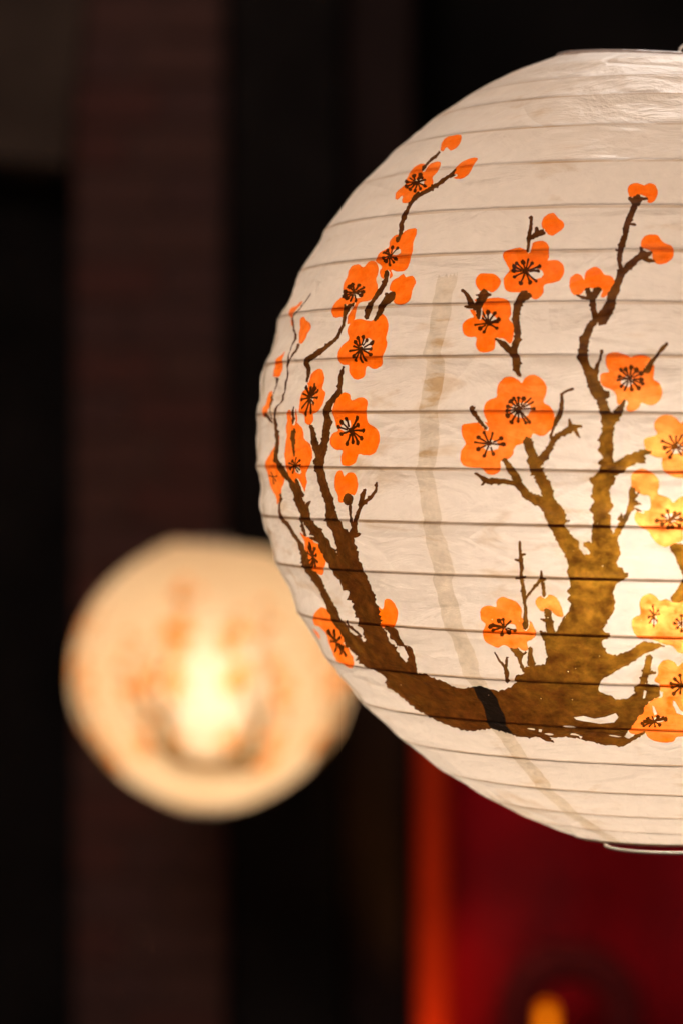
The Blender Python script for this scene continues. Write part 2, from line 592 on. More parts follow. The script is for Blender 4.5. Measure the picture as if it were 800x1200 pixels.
def skin(th, v, wrinkles=True):
    """3-D point (lantern pixels) of the paper skin"""
    th = np.asarray(th, float)
    v = np.asarray(v, float)
    z = z_of(v)
    r = rad(z)
    u = u_of_v(v) - (th - TH0) / (2 * np.pi)
    t = u - np.floor(u)
    # slack between two turns of wire
    n_big = noise3(np.c_[np.cos(th) * 3.1, np.sin(th) * 3.1, np.floor(u) * 7.3 + 0.5], 3)
    span = np.clip((v_of_u(np.floor(u)) - v_of_u(np.floor(u) + 1)) / 68, 0.15, 1.1)
    shp = (1 - np.abs(2 * t - 1) ** 1.7)
    r = r - shp * (4.0 + 2.2 * n_big) * span
    if wrinkles:
        x, y = r * np.cos(th), r * np.sin(th)
        fade = np.clip(shp * 2.2, 0.12, 1)
        q = np.c_[x, y, z]
        r = r + fade * (2.0 * noise3(q * [1 / 70, 1 / 70, 1 / 24], 11) + 1.2 * noise3(q * [1 / 30, 1 / 30, 1 / 9], 12) + 0.5 * noise3(q * [1 / 11, 1 / 11, 1 / 5], 13))
        r = r + 1.2 * noise3(q / 120, 14)
        topz = np.clip((z - 405) / 45, 0, 1)                      # the crushed top band
        r = r + topz * fade * (2.4 * noise3(q * [1 / 16, 1 / 16, 1 / 10], 15) + 1.2 * noise3(q * [1 / 7, 1 / 7, 1 / 6], 16))
    z = z + 16.0 * (np.cos(th + np.radians(135)) - 0.65) * np.clip((z - 425) / 36, 0, 1)     # the rim sits askew
    return np.c_[r * np.sin(th), -r * np.cos(th), z]
# ------------------------------------------------------------------ the print: plum branches and blossoms
# every outline is (crop, points); a crop is an origin and a scale over the 800x1200 frame
CROP = {'A': (290, 140, 800 / 220), 'B': (290, 330, 800 / 220), 'C': (290, 520, 800 / 220), 'D': (340, 680, 800 / 220), 'E': (520, 230, 4), 'F': (520, 420, 4),
        'G': (640, 200, 5), 'H': (640, 360, 5), 'I': (640, 500, 5), 'J': (640, 640, 5), 'K': (540, 600, 5), 'L': (540, 740, 800 / 260), 'M': (300, 60, 800 / 260),
        'N': (290, 300, 5), 'O': (290, 540, 5), 'P': (700, 290, 5), 'Q': (700, 520, 5), 'R': (700, 760, 5), 'S': (700, 50, 5), 'X': (0, 0, 1)}


def conv(c, pts):
    ox, oy, s = CROP[c]
    return np.array([(ox + p[0] / s, oy + p[1] / s) for p in pts], float)


ORANGE = [
    ('M', [(655, 355), (660, 335), (680, 312), (710, 303), (735, 302), (733, 320), (715, 345), (690, 357), (678, 345), (665, 360)]),
    ('M', [(698, 452), (715, 425), (735, 400), (770, 383), (792, 385), (785, 405), (768, 435), (745, 455), (720, 460)]),
    ('M', [(487, 530), (490, 510), (515, 492), (535, 478), (545, 455), (560, 425), (590, 405), (612, 408), (640, 398), (660, 402), (655, 430), (632, 455), (628, 478), (600, 500), (575, 530), (550, 545), (520, 545), (515, 520), (495, 535)]),
    ('A', [(545, 590), (550, 565), (580, 545), (590, 515), (610, 492), (640, 485), (665, 470), (705, 462), (708, 480), (695, 520), (697, 560), (690, 600), (665, 640), (630, 648), (600, 640), (605, 665), (585, 680), (555, 675), (545, 650), (558, 625), (540, 605)]),
    ('B', [(358, 150), (355, 120), (372, 85), (395, 60), (395, 20), (410, -25), (430, -60), (465, -75), (485, -62), (510, -85), (540, -85), (543, -50), (530, -15), (538, 20), (535, 50), (515, 78), (470, 90), (460, 120), (450, 150), (430, 175), (405, 178), (395, 150), (370, 155)]),
    ('B', [(590, 35), (600, 0), (630, -20), (655, -35), (662, -20), (690, -25), (705, 0), (695, 30), (690, 75), (665, 97), (635, 98), (618, 85), (620, 55), (600, 40)]),
    ('B', [(385, 340), (380, 310), (390, 275), (420, 245), (415, 205), (430, 170), (465, 158), (500, 165), (525, 165), (555, 138), (580, 145), (592, 190), (580, 240), (585, 270), (575, 320), (565, 355), (530, 372), (500, 360), (490, 395), (465, 415), (440, 415), (422, 390), (420, 355), (400, 355)]),
    ('B', [(365, 575), (360, 540), (375, 490), (400, 472), (420, 480), (430, 505), (465, 492), (495, 505), (502, 545), (505, 600), (530, 620), (550, 650), (545, 700), (520, 735), (480, 740), (462, 735), (455, 770), (430, 785), (400, 780), (390, 745), (395, 720), (365, 715), (345, 690), (355, 650), (380, 635), (370, 610)]),
    ('B', [(215, 510), (225, 470), (245, 450), (235, 420), (260, 390), (285, 372), (305, 375), (312, 410), (305, 455), (322, 475), (318, 520), (300, 555), (280, 565), (278, 595), (262, 612), (245, 600), (240, 565), (220, 555)]),
    ('N', [(235, 335), (240, 305), (270, 290), (290, 265), (300, 262), (298, 285), (275, 320), (262, 345), (252, 400), (245, 430), (242, 390), (248, 360)]),
    ('N', [(275, 490), (272, 450), (285, 420), (290, 385), (305, 360), (322, 355), (330, 375), (348, 390), (345, 425), (325, 460), (315, 490), (300, 515), (285, 510)]),
    ('N', [(140, 705), (145, 670), (160, 640), (158, 605), (185, 580), (205, 555), (203, 575), (195, 600), (203, 630), (200, 660), (185, 685), (175, 705), (155, 710)]),
    ('N', [(88, 925), (85, 890), (100, 870), (105, 830), (115, 800), (130, 790), (130, 820), (125, 870), (118, 900), (110, 935), (95, 945)]),
    ('N', [(218, 1040), (215, 1000), (228, 970), (232, 915), (245, 900), (258, 915), (255, 950), (262, 940), (265, 895), (280, 890), (290, 920), (290, 960), (280, 990), (262, 1010), (250, 1030), (235, 1050)]),
    ('C', [(150, 50), (155, 0), (165, -55), (190, -95), (215, -85), (230, -60), (240, -20), (262, 0), (268, 50), (265, 95), (245, 130), (245, 170), (235, 205), (222, 205), (212, 180), (190, 165), (170, 140), (165, 100)]),
    ('C', [(75, 90), (85, 50), (100, 20), (112, -20), (120, -40), (125, 0), (120, 40), (130, 80), (148, 110), (150, 150), (135, 190), (130, 230), (120, 260), (112, 230), (100, 205), (90, 180), (85, 130)]),
    ('C', [(220, 378), (240, 395), (265, 400), (270, 420), (300, 435), (305, 465), (322, 485), (322, 540), (305, 560), (280, 545), (255, 530), (250, 500), (235, 460), (228, 420)]),
    ('D', [(95, 165), (100, 135), (120, 115), (145, 125), (170, 160), (185, 190), (215, 230), (235, 260), (240, 300), (262, 330), (265, 365), (245, 375), (220, 355), (195, 345), (180, 310), (160, 270), (150, 230), (125, 200), (100, 190)]),
    ('D', [(80, 205), (95, 215), (112, 240), (108, 252), (90, 230)]),
    ('C', [(367, 190), (370, 160), (382, 120), (400, 115), (412, 140), (425, 125), (445, 122), (460, 145), (462, 190), (450, 220), (430, 212), (410, 228), (400, 250), (380, 245), (375, 215)]),
    ('D', [(345, 130), (355, 110), (378, 125), (385, 85), (405, 80), (430, 100), (445, 140), (443, 195), (420, 200), (385, 200), (370, 170), (352, 150)]),
    ('E', [(455, 130), (465, 100), (490, 82), (515, 80), (535, 105), (555, 120), (557, 145), (535, 165), (515, 180), (500, 185), (480, 175), (462, 155)]),
    ('E', [(272, 285), (280, 260), (310, 248), (350, 240), (385, 250), (400, 225), (430, 210), (465, 210), (487, 235), (488, 285), (480, 300), (520, 297), (548, 315), (555, 350), (540, 390), (505, 405), (465, 415), (462, 450), (440, 478), (420, 482), (400, 470), (395, 450), (350, 450), (300, 448), (275, 425), (272, 385), (285, 365), (300, 345), (290, 320)]),
    ('E', [(138, 410), (140, 385), (160, 362), (200, 360), (240, 370), (258, 400), (245, 430), (220, 450), (190, 440), (165, 445), (150, 435)]),
    ('E', [(78, 620), (85, 590), (115, 570), (135, 565), (115, 530), (125, 490), (160, 480), (210, 478), (260, 475), (300, 490), (312, 525), (308, 560), (300, 575), (318, 600), (322, 640), (310, 690), (270, 665), (240, 680), (235, 715), (200, 732), (165, 728), (145, 700), (142, 660), (110, 660), (85, 645)]),
    ('G', [(128, 665), (135, 625), (170, 600), (200, 615), (212, 640), (220, 595), (250, 568), (285, 562), (315, 580), (330, 605), (370, 615), (395, 645), (390, 690), (365, 720), (330, 745), (315, 738), (325, 700), (290, 690), (230, 690), (200, 720), (165, 730), (140, 710)]),
    ('G', [(472, 110), (485, 82), (520, 70), (555, 80), (570, 85), (600, 72), (635, 85), (650, 125), (640, 165), (615, 188), (590, 185), (590, 160), (545, 140), (520, 150), (490, 155), (478, 135)]),
    ('G', [(553, 445), (555, 410), (575, 382), (610, 372), (650, 378), (668, 405), (690, 425), (730, 440), (745, 475), (735, 515), (700, 540), (660, 548), (635, 540), (620, 510), (615, 475), (580, 460)]),
    ('F', [(240, 160), (245, 120), (275, 90), (310, 85), (340, 100), (355, 115), (375, 88), (410, 75), (445, 90), (470, 125), (470, 170), (465, 205), (495, 225), (515, 260), (512, 310), (490, 345), (455, 365), (415, 352), (405, 370), (370, 395), (330, 410), (320, 430), (300, 420), (270, 380), (225, 350), (200, 300), (185, 260), (185, 220), (205, 195), (240, 180)]),
    ('F', [(73, 340), (80, 312), (110, 305), (150, 300), (200, 300), (260, 330), (310, 400), (320, 420), (318, 450), (290, 475), (262, 480), (265, 520), (235, 545), (200, 540), (175, 515), (130, 512), (90, 500), (72, 465), (75, 430), (92, 400), (78, 370)]),
    ('H', [(345, 300), (360, 272), (400, 262), (440, 270), (480, 285), (495, 295), (510, 285), (560, 278), (595, 290), (625, 320), (630, 370), (625, 420), (655, 440), (675, 480), (670, 530), (640, 565), (600, 575), (555, 560), (540, 590), (505, 612), (475, 610), (465, 590), (475, 560), (455, 540), (430, 570), (410, 560), (402, 510), (370, 480), (330, 465), (310, 435), (308, 395), (340, 380), (362, 378), (345, 340)]),
    ('P', [(265, 1140), (280, 1115), (320, 1105), (345, 1090), (328, 1050), (340, 1010), (380, 982), (430, 985), (470, 1010), (490, 1030), (520, 1000), (570, 1010), (600, 1060), (585, 1110), (620, 1150), (620, 1230), (590, 1290), (540, 1310), (520, 1350), (440, 1345), (385, 1310), (372, 1260), (375, 1235), (340, 1230), (290, 1200)]),
    ('Q', [(195, 190), (215, 160), (260, 145), (310, 165), (350, 200), (358, 240), (350, 290), (380, 305), (420, 320), (440, 345), (470, 320), (510, 305), (560, 330), (590, 400), (560, 450), (500, 500), (500, 560), (440, 590), (390, 605), (340, 580), (310, 540), (290, 510), (250, 490), (215, 450), (215, 410), (240, 390), (300, 385), (300, 310), (255, 300), (200, 260)]),
    ('Q', [(195, 1055), (205, 1020), (245, 1000), (240, 940), (255, 900), (300, 878), (340, 895), (360, 920), (400, 910), (440, 930), (500, 920), (540, 960), (560, 1040), (530, 1110), (500, 1150), (450, 1175), (400, 1180), (350, 1160), (300, 1145), (240, 1140), (205, 1100)]),
    ('Q', [(340, 1150), (420, 1150), (500, 1150), (560, 1200), (520, 1230), (470, 1225), (440, 1190), (380, 1170)]),
    ('R', [(330, 190), (350, 150), (350, 110), (375, 75), (410, 65), (450, 80), (470, 105), (500, 80), (550, 90), (580, 150), (570, 200), (600, 250), (590, 330), (520, 400), (470, 385), (440, 320), (400, 260), (365, 250), (360, 210)]),
    ('R', [(180, 375), (230, 345), (290, 320), (340, 290), (375, 285), (385, 250), (440, 250), (480, 290), (440, 310), (450, 350), (500, 400), (540, 430), (540, 500), (500, 515), (460, 520), (440, 545), (380, 552), (320, 540), (285, 515), (275, 495), (220, 505), (180, 490), (185, 460), (210, 430), (228, 395), (205, 380)]),
    ('K', [(105, 600), (110, 565), (150, 548), (195, 555), (200, 520), (230, 498), (280, 510), (320, 530), (345, 570), (350, 620), (400, 640), (430, 680), (440, 720), (410, 750), (385, 760), (390, 800), (370, 815), (330, 800), (290, 800), (250, 780), (210, 795), (165, 775), (135, 745), (128, 700), (140, 660), (115, 635)]),
    ('K', [(428, 540), (435, 505), (470, 490), (515, 485), (550, 505), (575, 550), (592, 590), (590, 615), (560, 612), (520, 585), (500, 570), (475, 585), (450, 575)]),
]
# filled brown shapes
TRUNK = [('X', [(422.5, 735), (428, 771), (436, 784.5), (451, 798), (444.5, 801), (446, 806.5), (458, 812), (472, 823), (483, 830), (497, 837), (512, 845), (530, 853), (543.5, 857), (557, 856), (572.5, 854),
                (589, 858.6), (605, 864), (620, 866), (628, 863), (637.5, 868), (649, 870), (642, 864), (667, 863.5), (683, 868), (702.5, 872.6), (728.5, 876), (741.5, 868), (754.5, 860), (756, 856), (746, 861),
                (735, 865), (722, 862), (732, 856), (745, 843), (750, 832), (764, 820), (774, 815), (772, 805), (764, 802), (752, 800), (741.5, 805), (743, 813), (735, 818), (722, 820), (709, 813), (701, 810), (702.5, 800),
                (709, 794), (722, 785.5), (735, 780), (748, 771), (761, 763), (777, 758), (779, 755.6), (764, 753), (753, 752), (738, 761), (722, 768), (710, 765), (707, 758), (704, 752), (715, 746), (714, 742), (706, 739), (710, 730), (717, 718), (719, 708), (717.6, 696),
                (721, 684), (734, 677), (735, 671), (729, 670), (729, 665), (723, 664), (722, 658), (727, 650), (726, 644), (723, 638), (724, 630), (732, 614), (738, 602), (744, 592), (751, 591), (746, 589), (742, 586),
                (749, 578), (748, 574), (743, 580), (743.6, 572), (739, 570), (735, 577), (735, 588), (733, 598), (728, 607), (727, 601), (722, 609), (725, 610), (720, 620), (717, 626), (715, 614), (715, 604), (712, 601),
                (717, 593), (714, 586), (713, 574), (720, 566), (720, 558), (730, 554), (735, 548), (748, 542), (755, 542), (756, 537), (754, 533), (762, 531.6), (762, 528), (755, 526), (744, 529), (734, 532), (728, 537),
                (719, 542), (717.6, 536), (718, 512), (719, 500), (726, 490), (729, 484), (732, 469), (731, 468), (725, 474), (717, 483), (715, 482), (709, 469), (713, 465), (714, 460), (707, 456), (702, 450), (699, 442),
                (700, 434), (703, 424), (707, 413), (705, 409), (702, 411), (700, 420), (696, 430), (694, 434), (689, 424), (688, 414), (690, 398), (694, 384), (702, 375), (710, 367), (704, 362), (697, 372), (689, 375), (687, 380), (683, 386), (677, 395),
                (677, 404), (675, 418), (678, 426), (681, 432), (683, 440), (687, 452), (692, 464), (697, 470), (702, 482), (703.6, 494), (705, 500), (702, 512), (702, 520), (699, 527), (704, 533), (705, 537), (699, 542),
                (703, 545), (700, 554), (689, 562), (693, 569), (693, 578), (690, 582), (694, 588), (689, 597), (694, 603), (694, 612), (692.6, 620), (692, 636), (687, 634), (682, 636), (683, 641), (691, 648), (683, 651),
                (681, 648), (677, 640), (676, 634), (669, 628), (665, 620), (660, 616), (661, 613), (666, 612), (666, 608), (661, 609), (655, 600), (653, 596), (649, 594), (643, 580), (632, 590), (637, 606), (644, 620), (650, 632), (653, 640), (660, 650),
                (664, 662), (662, 670), (666, 676), (666, 688), (661, 694), (666, 698), (661.6, 702), (666, 708), (665, 716), (659, 723), (655, 732), (652, 740), (648, 741), (632, 743), (638, 752), (637, 760), (640, 770),
                (638, 778), (628, 780), (618, 781), (613, 783), (614, 788), (604, 792), (603, 795), (605, 800), (595, 806.6), (582, 810), (571, 806.6), (559.5, 804), (543.5, 806.5), (530, 805), (519, 798), (505, 794),
                (497, 788.6), (488.5, 790), (480, 776), (472, 776), (461, 762.5), (450, 746), (443, 735), (435, 713)])]
BROWN = [
    ('G', [(480, 150), (500, 160), (520, 145), (540, 138), (560, 155), (590, 158), (590, 172), (555, 180), (545, 205), (505, 205), (490, 190), (478, 170)]),
    ('G', [(545, 445), (565, 455), (570, 470), (615, 475), (615, 490), (595, 510), (630, 520), (630, 538), (580, 535), (555, 515), (545, 480)]),
    ('G', [(165, 725), (200, 730), (230, 735), (220, 690), (245, 685), (262, 710), (275, 685), (305, 680), (322, 695), (300, 735), (280, 755), (245, 760), (200, 750)]),
    ('E', [(350, 455), (385, 450), (410, 465), (390, 485), (360, 490)]),
    ('C', [(400, 240), (405, 222), (420, 212), (440, 218), (447, 235), (440, 258), (420, 262), (405, 252)]),
    ('Q', [(420, 600), (500, 585), (540, 640), (520, 760), (500, 790), (490, 760), (450, 660)]),
    ('Q', [(500, 790), (530, 850), (500, 920), (440, 930), (425, 905), (450, 870), (480, 820)]),
    ('H', [(560, 380), (590, 335), (625, 300), (620, 345), (600, 385)]),
]
# brown strokes: crop, then x, y, width
STROKE = [
    ('M', [(652, 362, 7), (630, 385, 10), (608, 410, 11), (600, 430, 8)]),
    ('M', [(718, 425, 6), (690, 448, 10), (650, 475, 13), (610, 500, 13), (565, 530, 15), (540, 575, 17), (520, 620, 17), (505, 660, 15), (495, 685, 11)]),
    ('M', [(578, 508, 8), (562, 530, 16)]),
    ('M', [(712, 445, 6), (690, 452, 8)]),
    ('A', [(580, 648, 20), (570, 695, 24), (540, 745, 20), (515, 800, 24), (500, 845, 20)]),
    ('B', [(612, 48, 16), (598, 70, 46), (580, 95, 36), (560, 130, 22), (535, 165, 12)]),
    ('B', [(575, 50, 14), (592, 66, 24)]),
    ('B', [(445, 92, 8), (425, 110, 24), (405, 150, 14), (390, 200, 14), (360, 250, 18), (300, 300, 24), (255, 330, 28), (245, 370, 18), (235, 425, 10)]),
    ('B', [(408, 98, 8), (415, 120, 20)]),
    ('B', [(398, 362, 8), (382, 408, 18), (375, 470, 24), (345, 520, 28), (335, 580, 34), (330, 650, 34), (310, 720, 36), (295, 770, 42)]),
    ('C', [(298, 70, 42), (325, 180, 40), (345, 270, 40), (365, 340, 55), (395, 410, 75), (420, 490, 88), (445, 560, 92), (475, 640, 85), (510, 730, 75), (530, 800, 80)]),
    ('D', [(262, 0, 92), (290, 80, 90), (325, 170, 84), (355, 250, 95), (395, 330, 110), (440, 390, 110)]),
    ('B', [(265, 615, 16), (280, 680, 26), (295, 750, 32)]),
    ('N', [(342, 220, 6), (320, 265, 6), (290, 320, 6), (262, 350, 7), (250, 400, 6), (247, 460, 14), (240, 520, 9), (228, 580, 10), (235, 628, 11)]),
    ('N', [(285, 518, 16), (265, 570, 11), (238, 622, 11)]),
    ('N', [(235, 620, 9), (215, 720, 8), (190, 840, 9), (165, 890, 11), (160, 960, 15), (155, 1050, 22), (160, 1150, 24), (165, 1205, 24)]),
    ('C', [(118, 60, 14), (150, 120, 26), (185, 180, 30), (210, 235, 36), (240, 300, 40), (275, 360, 42), (310, 420, 50), (340, 470, 55), (375, 520, 60), (400, 560, 62), (430, 610, 60)]),
    ('N', [(162, 718, 16), (145, 780, 10), (130, 830, 8), (128, 890, 7), (145, 955, 9)]),
    ('N', [(105, 922, 12), (120, 945, 22), (142, 978, 10)]),
    ('N', [(268, 885, 10), (266, 940, 14), (262, 985, 8)]),
    ('N', [(265, 1012, 10), (258, 1050, 26), (262, 1100, 22), (265, 1172, 12)]),
    ('C', [(204, 150, 8), (212, 190, 18), (226, 222, 18)]),
    ('C', [(228, 315, 14), (236, 350, 14), (242, 392, 10)]),
    ('C', [(258, 245, 8), (240, 268, 20)]),
    ('C', [(258, 400, 8), (295, 412, 22)]),
    ('C', [(128, 215, 10), (135, 290, 12), (155, 330, 20), (190, 390, 18), (215, 440, 20), (240, 500, 28), (265, 550, 34), (295, 600, 32), (330, 680, 30), (370, 740, 30), (415, 790, 34)]),
    ('D', [(105, 0, 34), (150, 90, 26), (185, 160, 30), (215, 215, 36), (260, 265, 60), (310, 310, 88), (360, 345, 90)]),
    ('C', [(540, 165, 9), (527, 213, 14), (485, 260, 20), (465, 310, 16), (450, 360, 22), (430, 400, 30), (430, 450, 24)]),
    ('C', [(492, 196, 14), (477, 262, 20)]),
    ('C', [(433, 262, 14), (438, 310, 11), (445, 352, 14)]),
    ('C', [(468, 385, 16), (440, 392, 20)]),
    ('D', [(400, 200, 10), (430, 220, 38), (450, 255, 26), (472, 285, 20), (497, 300, 32), (505, 340, 34), (520, 395, 40)]),
    ('D', [(238, 172, 8), (246, 195, 8), (265, 215, 14), (285, 240, 12)]),
    ('D', [(296, 345, 4), (285, 320, 14)]),
    ('D', [(220, 262, 6), (250, 285, 26)]),
    ('X', [(703, 377, 13), (712, 362, 12), (718, 345, 11), (724, 328, 10), (727, 316, 9)]),
    ('X', [(727, 320, 7.5), (725, 305, 5.5), (727, 292, 6.5), (731, 275, 7), (735, 258, 7), (741, 245, 7), (746, 236, 8)]),
    ('X', [(727, 322, 7), (735, 312, 8), (745, 304, 8), (753, 296, 8)]),
    ('X', [(693, 346, 7), (694, 360, 7), (696, 374, 9)]),
    ('G', [(480, 312, 12), (518, 316, 15)]),
    ('G', [(402, 466, 6), (440, 468, 16)]),
    ('G', [(412, 502, 6), (438, 500, 14)]),
    ('F', [(535, 760, 84), (490, 680, 72), (460, 590, 54), (430, 520, 54), (410, 460, 48), (385, 380, 40)]),
    ('F', [(438, 495, 40), (480, 440, 36), (510, 385, 28), (560, 345, 26), (605, 325, 32)]),
    ('F', [(592, 325, 26), (585, 284, 10)]),
    ('F', [(600, 320, 26), (642, 318, 12)]),
    ('F', [(608, 328, 22), (633, 372, 6)]),
    ('F', [(498, 375, 13), (515, 310, 19), (545, 252, 22), (548, 190, 17), (555, 162, 14), (600, 142, 15)]),
    ('F', [(510, 720, 56), (440, 670, 56), (380, 640, 46), (340, 590, 34), (300, 580, 24), (240, 575, 28), (190, 572, 24), (143, 538, 12)]),
    ('F', [(190, 572, 20), (165, 594, 8)]),
    ('F', [(340, 585, 34), (325, 545, 38), (300, 510, 30), (278, 472, 18)]),
    ('F', [(340, -12, 38), (336, 40, 32), (350, 82, 14)]),
    ('E', [(375, 455, 42), (355, 490, 40), (335, 550, 36), (335, 610, 34), (340, 670, 32), (325, 720, 36), (320, 738, 40), (335, 760, 38), (340, 800, 38)]),
    ('E', [(238, 668, 12), (275, 690, 28), (315, 728, 32)]),
    ('E', [(405, 95, 16), (402, 140, 19), (395, 190, 24), (389, 258, 16)]),
    ('E', [(398, 200, 18), (430, 182, 26), (468, 172, 16)]),
    ('E', [(432, 146, 14), (430, 182, 24)]),
    ('E', [(462, 156, 10), (430, 176, 20)]),
    ('E', [(75, 438, 14), (105, 465, 22), (128, 505, 30), (155, 530, 30), (158, 572, 14)]),
    ('E', [(178, 445, 36), (180, 465, 46), (168, 492, 34), (150, 522, 34)]),
    ('E', [(145, 462, 14), (180, 466, 24), (216, 462, 12)]),
    ('E', [(92, 518, 10), (135, 515, 24)]),
    ('F', [(128, 228, 22), (130, 245, 24), (155, 280, 20), (190, 330, 14)]),
    ('K', [(336, 172, 12), (338, 230, 20), (345, 290, 22), (345, 380, 20), (355, 440, 24), (362, 510, 22), (368, 580, 24), (375, 680, 30)]),
    ('K', [(308, 282, 12), (345, 286, 20)]),
    ('K', [(366, 248, 12), (340, 252, 20)]),
    ('K', [(315, 388, 10), (345, 386, 14), (376, 380, 10)]),
    ('K', [(372, 512, 18), (400, 470, 18), (440, 420, 17), (464, 396, 24), (462, 346, 12)]),
    ('K', [(492, 392, 14), (462, 400, 26)]),
    ('K', [(470, 415, 22), (478, 492, 26)]),
    ('K', [(485, 575, 26), (500, 590, 40), (510, 640, 38), (528, 705, 40)]),
    ('K', [(460, 628, 12), (500, 638, 28)]),
    ('K', [(462, 700, 14), (500, 715, 24), (545, 722, 30)]),
    ('K', [(285, 802, 12), (322, 828, 40), (345, 880, 20), (368, 935, 22)]),
    ('K', [(328, 800, 14), (330, 835, 30)]),
    ('K', [(376, 825, 12), (340, 840, 26)]),
    ('K', [(402, 798, 26), (400, 850, 30), (410, 895, 46)]),
    ('K', [(190, 822, 7), (215, 870, 12), (245, 900, 16), (268, 940, 24), (272, 995, 24)]),
    ('K', [(258, 853, 14), (264, 905, 18)]),
    ('L', [(678, 92, 24), (668, 140, 24), (655, 190, 28), (660, 232, 36)]),
    ('L', [(700, 150, 8), (665, 152, 14)]),
    ('L', [(640, 270, 50), (600, 320, 46), (570, 360, 50), (540, 390, 40)]),
    ('H', [(705, 212, 18), (680, 240, 22), (650, 280, 22), (610, 325, 26), (575, 372, 26)]),
    ('I', [(330, 60, 30), (298, 80, 12)]),
    ('I', [(560, 500, 8), (500, 470, 6)]),
]
# white gaps left inside the print
GAPS = [
    ('L', [(405, 310), (440, 305), (480, 315), (520, 308), (555, 295), (566, 310), (550, 328), (500, 333), (450, 325), (415, 318)]),
    ('R', [(270, 245), (285, 250), (275, 290), (262, 295)]),
    ('R', [(318, 335), (330, 345), (345, 385), (330, 392), (322, 370)]),
    ('R', [(440, 308), (452, 312), (480, 360), (500, 375), (500, 392), (462, 380), (450, 350)]),
    ('L', [(278, 352), (290, 354), (286, 364), (276, 362)]),
    ('L', [(420, 376), (434, 380), (428, 388)]),
    ('X', [(466, 757), (470, 758), (476, 770), (473, 774), (468, 766)]),
]
# stamens: crop, x, y, rx, ry, tilt, count, white patch (dx, dy, size) in units of the radius
STAMEN = [
    ('M', 572, 472, 42, 28, -35, 11, (0.3, -0.1, 0.35)), ('A', 603, 580, 42, 40, -30, 11, (0.5, -0.4, 0.4)), ('B', 440, 45, 52, 38, -35, 11, (0.3, 0.3, 0.35)),
    ('B', 475, 287, 52, 62, 0, 13, (0.5, -0.3, 0.45)), ('B', 430, 635, 52, 68, 0, 13, (-0.35, -0.3, 0.4)), ('B', 257, 495, 36, 72, 8, 13, (0.2, 0.1, 0.25)),
    ('C', 203, 92, 28, 40, -10, 9, (0.5, 0.5, 0.4)), ('C', 107, 142, 16, 32, 0, 8, None), ('C', 268, 482, 22, 62, -14, 11, None), ('D', 192, 265, 24, 72, -30, 9, None),
    ('E', 375, 352, 76, 62, 0, 14, (0.65, 0.15, 0.42)), ('E', 200, 595, 66, 60, 0, 13, (0.2, -0.35, 0.38)), ('F', 350, 238, 80, 76, 0, 15, (0.1, 0.0, 0.5)),
    ('F', 205, 400, 74, 60, 0, 10, (0.12, 0.1, 0.42)), ('H', 485, 418, 84, 76, 0, 13, (-0.2, 0.2, 0.42)), ('P', 455, 1165, 88, 84, 0, 12, (0.15, 0.2, 0.35)),
    ('Q', 425, 445, 84, 60, 0, 10, (0.1, -0.2, 0.5)), ('Q', 325, 1010, 36, 62, 0, 8, (0.1, 0.4, 0.4)), ('Q', 490, 1055, 50, 50, 0, 8, (0, 0, 0.4)),
    ('R', 490, 215, 70, 66, 0, 11, None), ('R', 328, 428, 82, 36, -8, 12, (0.4, -0.3, 0.4)), ('K', 248, 675, 82, 46, 0, 12, (0.45, 0.0, 0.42)),
]

prng = np.random.RandomState(7)


def catmull(P, closed, step):
    P = np.asarray(P, float)
    n = len(P)
    out = []
    rng_ = range(n) if closed else range(n - 1)
    for i in rng_:
        if closed:
            p0, p1, p2, p3 = P[i - 1], P[i], P[(i + 1) % n], P[(i + 2) % n]
        else:
            p0, p1, p2, p3 = P[max(i - 1, 0)], P[i], P[i + 1], P[min(i + 2, n - 1)]
        m = max(1, int(round(np.hypot(*(p2 - p1)[:2]) / step)))
        for k in range(m):
            t = k / m
            out.append(0.5 * (2 * p1 + (p2 - p0) * t + (2 * p0 - 5 * p1 + 4 * p2 - p3) * t ** 2 + (3 * p1 - p0 - 3 * p2 + p3) * t ** 3))
    if not closed: out.append(P[-1])
    return np.array(out)


def stroke_poly(P, step=2.2, jag=1.0):
    Q = catmull(P, False, step)
    xy, wd = Q[:, :2], np.maximum(Q[:, 2], 0.8)
    T = np.gradient(xy, axis=0)
    T /= np.linalg.norm(T, axis=1)[:, None] + 1e-9
    Nn = np.c_[-T[:, 1], T[:, 0]]
    n = len(xy)

    def side():
        a = prng.uniform(-1, 1, n) * (0.28 + 0.045 * wd)
        a += np.interp(np.arange(n), np.arange(0, n + 3, 3), prng.uniform(-1, 1, len(np.arange(0, n + 3, 3)))) * (0.35 + 0.07 * wd)
        sp = prng.uniform(0, 1, n) < 0.08
        a += sp * prng.uniform(0.4, 1, n) * (1.0 + 0.14 * wd)
        return (wd / 2 + a * jag)[:, None]
    Lp = xy + Nn * side()
    Rp = xy - Nn * side()
    cap = lambda c, t, w_: [c + t * w_ * 0.42]
    return np.vstack([Lp, cap(xy[-1], T[-1], wd[-1]), Rp[::-1], cap(xy[0], -T[0], wd[0])])


def blob(cx, cy, r, n=7):
    a = np.linspace(0, 2 * np.pi, n, endpoint=False) + prng.uniform(0, 1)
    rr_ = r * prng.uniform(0.8, 1.2, n)
    return np.c_[cx + rr_ * np.cos(a), cy + rr_ * np.sin(a)]


